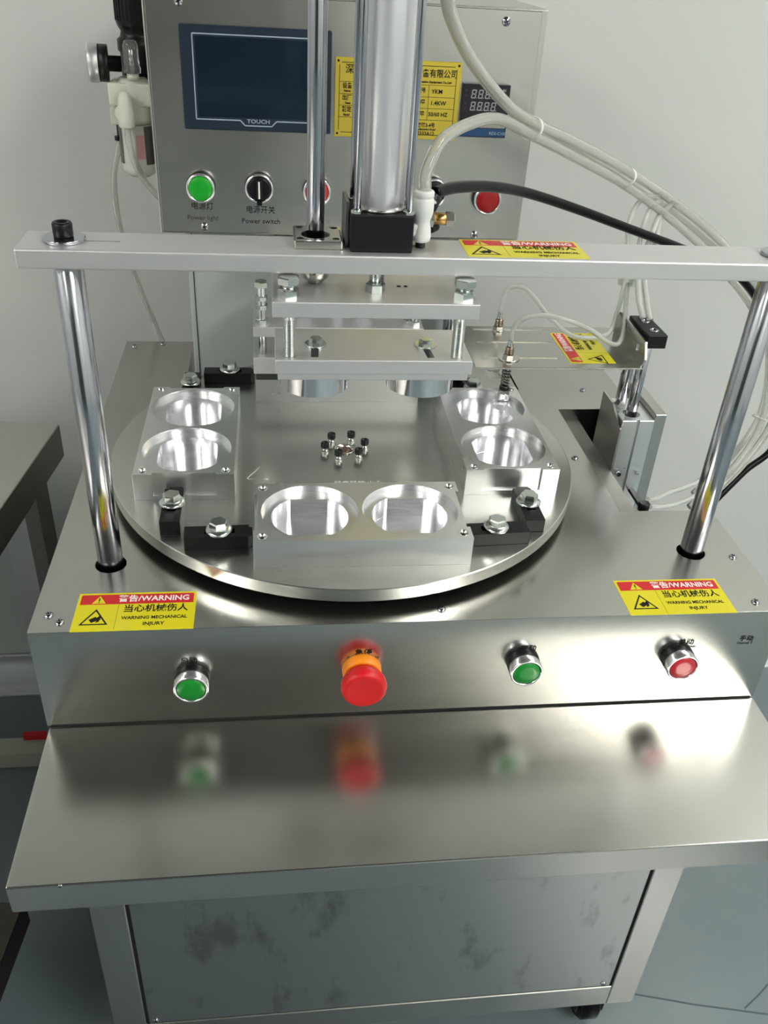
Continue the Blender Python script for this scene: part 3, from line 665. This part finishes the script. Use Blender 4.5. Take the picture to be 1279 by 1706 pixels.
bm = N(); lathe(bm, [(.0085, .3290), (.0090, .3330), (.0080, .3345), (.0078, .3540), (.0060, .3580), (.0030, .3590), (0, .3590)], 28, Matrix.Translation((.0510, fy-.012, 0))); obj('sight_dome', bm, CLEAR, fr)
bm = N(); lathe(bm, [(.0020, .3300), (.0022, .3500), (0, .3520)], 12, Matrix.Translation((.0510, fy-.012, 0))); obj('drip_tube', bm, CHROME, fr)
bm = N()
lathe(bm, [(.0165, .3195), (.0185, .3230), (.0185, .3440), (.0205, .3460), (.0205, .3560), (.0170, .3590), (.0160, .3640), (.0185, .3680), (.0200, .3720), (.0200, .4250), (.0180, .4280), (0, .4285)], 40, Matrix.Translation((.0540, fy+.022, 0)))
obj('adjusting_knob', bm, BLACKP, fr)
bm = N()
for k in range(30):
    a = 2*PI*k/30; box(bm, -.0005, .0005, -.0004, .0006, .3735, .4230, M=Matrix.Translation((.0540+.0200*math.cos(a), fy+.022+.0200*math.sin(a), 0)) @ Matrix.Rotation(a-PI/2, 4, 'Z'))
obj('knob_ribs', bm, BLACKP, fr)
gm = Matrix.Translation((.0270, fy-.002, .3355)) @ frame_for((-1, -.12, .02))
bm = N(); lathe(bm, [(.0075, -.012), (.0075, .0005), (.0172, .0010), (.0176, .0020), (.0176, .0105)], 40, gm); g = obj('gauge', bm, BLACKP, fr)
bm = N(); lathe(bm, [(.0178, .0105), (.0186, .0115), (.0186, .0195), (.0172, .0215), (.0150, .0210), (.0148, .0190)], 40, gm, cap=False); obj('gauge_ring', bm, ALU, g)
bm = N(); lathe(bm, [(.0150, .0180), (0, .0182)], 32, gm); obj('gauge_face', bm, WHITEI, g)
bm = N(); lathe(bm, [(.0040, .2240), (.0110, .2255), (.0178, .2300), (.0190, .2340), (.0190, .2790)], 40, Matrix.Translation((fx, fy, 0))); obj('bowl', bm, mat('milky_bowl', (.74, .72, .70, 1), .2, 0, alpha=.85), fr)
bm = N()
for a in (-2.75, -.75, .9, 2.3):
    for k in range(-4, 5):
        aa = a + k*.07; box(bm, -.0008, .0008, -.0003, .0006, .2400, .2785, M=Matrix.Translation((fx+.0191*math.cos(aa), fy+.0191*math.sin(aa), 0)) @ Matrix.Rotation(aa-PI/2, 4, 'Z'))
obj('bowl_window', bm, SMOKE, fr)
bm = N(); box(bm, -.0040, .0040, -.0002, .0003, .2460, .2700, M=Matrix.Translation((fx+.0192*math.cos(-1.32), fy+.0192*math.sin(-1.32), 0)) @ Matrix.Rotation(-1.32+PI/2, 4, 'Z')); obj('printed_label', bm, PINKPRINT, fr)
bm = N(); cyl(bm, (.0300, fy, .2640), (0, 0, 1), .0030, .0150, 16); cyl(bm, (.0275, fy, .2610), (0, 0, 1), .0035, .0045, 16); obj('drain_valve', bm, BLACKP, fr)
bm = N(); box(bm, .066, .0715, fy-.010, fy+.02, .2990, .3180, .001); obj('mounting_bracket', bm, BLACKM, fr)

# ------------------------------------------------------------------ lift cylinder in the deck notch and the suction arm
lc = root('lift_cylinder', 'square aluminium lift cylinder standing in the deck notch with twin chrome rods', 'air cylinder', (.578, .292, -.097))
bm = N(); box(bm, .5570, .5930, .2630, .3180, -.0970, .0440, .001, 2); bd = obj('cylinder_body', bm, ALUB, lc)
cs = []
b = N(); cyl(b, (.5720, .2800, .036), (0, 0, 1), .0095, .02, 32); off(b, lc); cs.append(b)
b = N(); box(b, .5725, .5765, .255, .2655, -.08, .05); off(b, lc); cs.append(b)
b = N(); box(b, .5555, .5595, .283, .287, -.08, .05); off(b, lc); cs.append(b)
b = N(); cyl(b, (.5640, .3050, .040), (0, 0, 1), .004, .02, 20); off(b, lc); cs.append(b)
b = N(); cyl(b, (.5860, .3000, .040), (0, 0, 1), .0025, .02, 16); off(b, lc); cs.append(b)
cut(bd, cs, .0003); shade_auto(bd)
bm = N(); box(bm, .5932, .6060, .2650, .3770, -.0970, .0500, .0008); obj('mounting_plate', bm, STEEL, lc)
bm = N(); prism(bm, [(.3240, -.097), (.2600, -.097), (.2600, .0350), (.2950, .0500), (.3240, .0500)], .5545, .5568, Matrix(((0, 0, 1, 0), (1, 0, 0, 0), (0, 1, 0, 0), (0, 0, 0, 1)))); obj('side_plate', bm, STEELV, lc)
bm = N(); cyl(bm, (.5610, .2612, -.030), (0, -1, 0), .0030, .0024, 16); cyl(bm, (.5640, .2612, -.020), (0, -1, 0), .0030, .0024, 16); cyl(bm, (.5860, .2612, -.020), (0, -1, 0), .0018, .0016, 16); obj('body_screw', bm, CHROME, lc)
for x, y in ((.5720, .2800), (.5700, .3070)):
    bm = N(); cyl(bm, (x, y, .030), (0, 0, 1), .0058, .100, 32, .0004); obj('chrome_rod', bm, CHROME, lc)
bm = N(); cyl(bm, (.5650, .2960, .0430), (.2, -.3, 1), .0028, .008, 16, .001); obj('bleed_fitting', bm, WHITEP, lc)
bm = N(); cyl(bm, (.5850, .2250, -.0450), (0, 0, 1), .0062, .0100, 20, .001); box(bm, .582, .588, .2240, .2640, -.0450, -.0410, .0003); obj('flow_knob', bm, BLACKP, lc)
bm = N(); box(bm, .5625, .5830, .2600, .3160, .1270, .1410, .0008, 2); tb = obj('top_block', bm, BLACKM, lc)
for y in (.2740, .2990):
    bm = N(); M = Matrix.Translation((.5735, y, .1405)); lathe(bm, [(.0048, 0), (.0048, .0012), (.0042, .0016), (.0028, .0016), (.0025, .0002), (0, .0002)], 24, M); obj('socket_screw', bm, CHROME, tb)
sa = root('suction_bracket', 'thin folded stainless bracket with slots carrying two suction cups', 'bracket', (.47, .30, .1085))
ZA = .1100
bm = N(); box(bm, .3880, .5600, .2500, .3600, ZA-.0016, ZA, .0004); ap = obj('slotted_plate', bm, STEEL, sa)
cs = []
for y, x0 in ((.3500, .4050), (.3150, .4020), (.2740, .4000)):
    b = N(); x1 = x0+.078
    prism(b, [(x0, y-.0022), (x1, y-.0022), (x1+.0016, y-.0012), (x1+.0022, y), (x1+.0016, y+.0012), (x1, y+.0022), (x0, y+.0022), (x0-.0016, y+.0012), (x0-.0022, y), (x0-.0016, y-.0012)], ZA-.01, ZA+.01); off(b, sa); cs.append(b)
cut(ap, cs)
bm = N(); prism(bm, [(.2555, ZA-.0016), (.3400, ZA-.0016), (.3400, ZA+.026), (.3300, ZA+.0290), (.2555, ZA+.0260), (.2480, ZA+.0100)], .5585, .5605, Matrix(((0, 0, 1, 0), (1, 0, 0, 0), (0, 1, 0, 0), (0, 0, 0, 1)))); fg = obj('end_flange', bm, STEEL, sa)
b = N(); box(b, .55, .57, .2680, .2740, ZA+.010, ZA+.0175); off(b, sa); b2 = N(); cyl(b2, (.555, .310, ZA+.022), (1, 0, 0), .003, .01, 12); off(b2, sa)
cut(fg, [b, b2])
sticker(sa, (.5115, .3020, ZA), PI/2, 'yellow warning sticker turned sideways on the slotted bracket', w=.0800, h=.0480)
def suction(x, y, lab, big):
    t = root('suction_cup', lab, 'suction cup', (x, y, ZA), 'suction cups on the slotted bracket')
    z = ZA
    bm = N(); hexa(bm, (0, 0, 0.0012), .0062, .0040); 
    if big: lathe(bm, [(.0108, 0), (.0112, .0006), (.0108, .0013)], 32)
    else: lathe(bm, [(.0070, 0), (.0070, .0010)], 28); 
    hexa(bm, (0, 0, -.0060), .0060, .0042)
    o = obj('lock_nut', bm, NICKEL, t, local=True)
    bm = N(); lathe(bm, [(.0042, .0050), (.0046, .0060), (.0046, .0080), (.0040, .0090), (.0044, .0100), (.0044, .0115), (.0030, .0130)], 24); obj('hose_collar', bm, mat('copper_nickel', (.34, .27, .22, 1), .3, 1), t, local=True)
    bm = N(); lathe(bm, [(.0028, .0125), (.0032, .0140), (.0024, .0150), (.0030, .0162), (.0022, .0172), (.0027, .0185), (.0018, .0210), (0, .0210)], 20); obj('hose_barb', bm, ZINC, t, local=True)
    bm = N(); cyl(bm, (0, 0, -.0370), (0, 0, 1), .0026, .034, 20, .0002); obj('stem', bm, CHROME, t, local=True)
    bm = N(); pts = [(.0042*math.cos(k*.6), .0042*math.sin(k*.6), -.0070 - .0240*k/72) for k in range(73)]; tube(bm, pts, .0007, 6, 1); obj('spring', bm, mat('dark_spring', (.16, .15, .12, 1), .3, 1), t, local=True)
    bm = N(); cyl(bm, (0, 0, -.0350), (0, 0, 1), .0052, .0040, 24, .0006); obj('cup_collar', bm, BLACKP if big else NICKEL, t, local=True)
    bm = N(); lathe(bm, [(.0100, -.0540), (.0104, -.0536), (.0070, -.0500), (.0062, -.0480), (.0085, -.0455), (.0060, -.0425), (.0056, -.0345), (.0048, -.0340)], 32, cap=False); obj('silicone_cup', bm, CLEAR, t, local=True)
    return t
suction(.4262, .2735, 'near suction cup on the bracket with a wide washer, above the right mould', True)
suction(.4325, .3500, 'far suction cup on the bracket, with only a narrow washer, behind the near one', False)

# ------------------------------------------------------------------ tubes, hoses and ties
def hose(name, pts, r, m, lab, cat='tube', n=8, group=None):
    bm = N(); tube(bm, pts, r, 14, n)
    if 'black' not in name:                       # hollow: an inner wall facing the bore
        k = len(bm.faces); tube(bm, pts, r*.62, 10, n); bm.faces.ensure_lookup_table()
        bmesh.ops.recalc_face_normals(bm, faces=bm.faces[:]); bmesh.ops.reverse_faces(bm, faces=bm.faces[k:])
    o = obj(name, bm, m, normals='black' in name); o['label'] = lab; o['category'] = cat
    if group: o['group'] = group
    return o
hose('air_tube', [(.3016, .1, .4365), (.3127, .13, .4166), (.3371, .17, .388), (.3776, .22, .3539), (.4131, .26, .3337), (.4725, .31, .3092), (.5467, .36, .2755), (.64, .41, .2266), (.7263, .45, .1713), (.8081, .48, .1015), (.849, .48, .0371), (.8511, .45, -.0441), (.811, .42, -.1002), (.7483, .38, -.1354)], .0048, TUBE, 'thick translucent tube sweeping down from the top past the control box')
hose('air_tube', [(.2962, .0885, .3080), (.2966, .089, .3162), (.2977, .095, .3259), (.3091, .11, .3429), (.3354, .15, .3479), (.3695, .2, .3445), (.4123, .255, .3245), (.4701, .3, .2985), (.5409, .35, .2650), (.6224, .4, .2190), (.7028, .44, .1650), (.7861, .47, .0960), (.8301, .47, .0350), (.8292, .44, -.045), (.7919, .41, -.1002), (.7224, .37, -.1373)], .0045, TUBE, 'translucent tube arching up from the white elbow fitting')
hose('air_tube', [(.4050, .275, .3290), (.4725, .322, .3010), (.5460, .375, .2660), (.6400, .425, .2170), (.7280, .462, .1600), (.8000, .492, .0960), (.8420, .497, .030), (.8400, .465, -.045), (.8000, .435, -.100), (.7400, .40, -.136)], .0040, TUBE, 'lowest translucent tube tied into the bundle at the right')
hose('black_hose', [(.3084, .12, .3053), (.3309, .15, .3031), (.371, .2, .2929), (.4164, .25, .2769), (.4797, .3, .2521), (.5471, .34, .2256), (.6214, .38, .197), (.7034, .42, .1647), (.7586, .44, .1302), (.8088, .46, .0775), (.8607, .46, -.0051), (.8655, .45, -.0898), (.8217, .43, -.1202), (.7732, .4, -.1486)], .0045, BLACKR, 'glossy black hose running right from the cylinder foot', 'hose')
hose('vacuum_tube', [(.5996, .39, .2481), (.5747, .38, .2419), (.5635, .37, .2227), (.5642, .36, .1877), (.5635, .35, .165), (.5560, .335, .1372), (.5395, .31, .1220), (.4968, .285, .1290), (.4700, .29, .1452), (.4540, .335, .1600), (.4400, .348, .1580), (.4333, .3500, .1450), (.4325, .35, .1290)], .0026, TUBET, 'thin clear tube looping to the far suction cup')
hose('vacuum_tube', [(.6115, .4, .2423), (.5907, .385, .2349), (.5793, .37, .2168), (.5754, .36, .1879), (.5675, .35, .165), (.5590, .32, .1391), (.5500, .295, .1241), (.5349, .28, .1235), (.4962, .262, .1484), (.4609, .262, .1591), (.4370, .267, .1560), (.4270, .272, .1430), (.4262, .2735, .1290)], .0026, TUBET, 'thin clear tube arching to the near suction cup')
hose('air_tube', [(.6195, .4, .2375), (.6038, .39, .2245), (.5901, .37, .2044), (.5766, .35, .1782), (.5700, .32, .158), (.5731, .305, .1415)], .0032, TUBET, 'clear tube dropping onto the black top block')
hose('air_tube', [(.6290, .41, .2360), (.6110, .40, .2230), (.5990, .375, .2030), (.5860, .355, .1760), (.5790, .32, .156), (.5790, .300, .1415)], .0032, TUBET, 'second clear tube dropping behind the black top block')
hose('air_tube', [(.0305, .5, .2620), (.0153, .52, .2148), (.0111, .55, .153), (.0181, .58, .085), (.0342, .6, .0137), (.0429, .6, -.0133)], .0036, TUBE, 'pale tube hanging behind the left of the deck')
hose('air_tube', [(.0425, .472, .2810), (.0439, .475, .2534), (.0517, .48, .229), (.0640, .485, .2104), (.0740, .495, .1957)], .0036, TUBE, 'short pale tube from the filter regulator into the control box')
hose('air_tube', [(.610, .27, -.060), (.6344, .3, -.0800), (.6656, .33, -.0900), (.7222, .37, -.0995), (.7809, .41, -.0851)], .0030, TUBET, 'upper clear tube rising from the lift cylinder behind the right column')
hose('air_tube', [(.615, .27, -.070), (.6465, .3, -.0900), (.6833, .33, -.1049), (.7308, .37, -.1168), (.793, .41, -.1127)], .0030, TUBET, 'lower clear tube rising from the lift cylinder behind the right column')
def tie(p, d, r, lab, m=WHITEP, h=.0022):
    bm = N(); M = Matrix.Translation(Vector(p)) @ frame_for(d)
    lathe(bm, [(r-.0008, 0), (r, .0001), (r, h), (r-.0008, h+.0001)], 24, M @ Matrix.Diagonal((1, .8, 1, 1)), cap=False)
    box(bm, r-.001, r+.004, -.0018, .0018, 0, h, .0004, M=M)
    o = obj('cable_tie', bm, m); o['label'] = lab; o['category'] = 'cable tie'; o['group'] = 'cable ties on the tube bundle'
tie((.4140, .263, .3285), (.85, .55, -.38), .0125, 'white cable tie nearest the control box')
tie((.5460, .362, .2700), (.75, .45, -.38), .0125, 'white cable tie midway along the tube bundle')
tie((.8350, .470, .0650), (.4, .05, -.9), .0160, 'white cable tie beside the right column top')
tie((.8350, .442, -.046), (-.2, -.2, -.9), .0170, 'white cable tie low on the bundle at the right edge')
bm = N(); cyl(bm, (.5690, .3560, .1600), (0, .1, 1), .0095, .014, 28, .001); o = obj('tube_sleeve', bm, mat('milky_sleeve', (.70, .74, .70, 1), .3, alpha=.8)); o['label'] = 'milky sleeve gathering the thin tubes under the crossbar'; o['category'] = 'sleeve'

# ------------------------------------------------------------------ neighbouring table on the left
lt = root('side_table', 'stainless steel table with a dark folded edge at the left', 'table', (-.40, .25, FLOOR), rz=0)
ang = .119
Mt = Matrix.Translation((-.0925, .5345, 0)) @ Matrix.Rotation(-ang, 4, 'Z')
bm = N(); box(bm, -.75, 0, -1.15, 0, -.1030, -.1000, .0008, M=Mt); obj('tabletop', bm, TABST, lt)
bm = N()
box(bm, -.0030, 0, -1.15, 0, -.148, -.1030, M=Mt); box(bm, -.75, -.003, -.003, 0, -.148, -.1030, M=Mt); box(bm, -.75, -.003, -1.15, -1.147, -.148, -.1030, M=Mt); box(bm, -.75, -.747, -1.147, -.003, -.148, -.1030, M=Mt)
obj('folded_edge', bm, DARKST, lt)
for x, y in ((-.045, -.06), (-.045, -1.09), (-.705, -.06), (-.705, -1.09)):
    bm = N(); box(bm, x-.02, x+.02, y-.02, y+.02, FLOOR, -.1035, .002, 2, M=Mt); obj('leg', bm, TABST, lt)
bm = N(); box(bm, -.024, -.004, -.10, -.06, FLOOR, -.1035, .001, M=Mt); obj('leg_flange', bm, DARKST, lt)
for x, y in ((-.0225, -.58),):
    bm = N(); box(bm, -.066, -.004, -1.09, -.365, -.628, -.600, .001, M=Mt); obj('lower_rail', bm, DARKST, lt, 'dark brown steel rail low on the table frame')
    bm = N(); box(bm, -.0045, -.001, -1.09, -.365, -.640, -.602, M=Mt); obj('rail_edge', bm, DARKGAP, lt)
rl = root('floor_rail', 'pale square tube lying on the floor behind the left side of the machine', 'rail', (-.4, .515, FLOOR))
bm = N(); box(bm, -1.1, -.06, .500, .535, FLOOR, FLOOR+.034, .002, 2); obj('tube_body', bm, PVC, rl)
bm = N(); box(bm, -.232, -.195, .528, .537, FLOOR+.030, FLOOR+.046, .002, 2); obj('red_clip', bm, REDV, rl, 'small red clip')
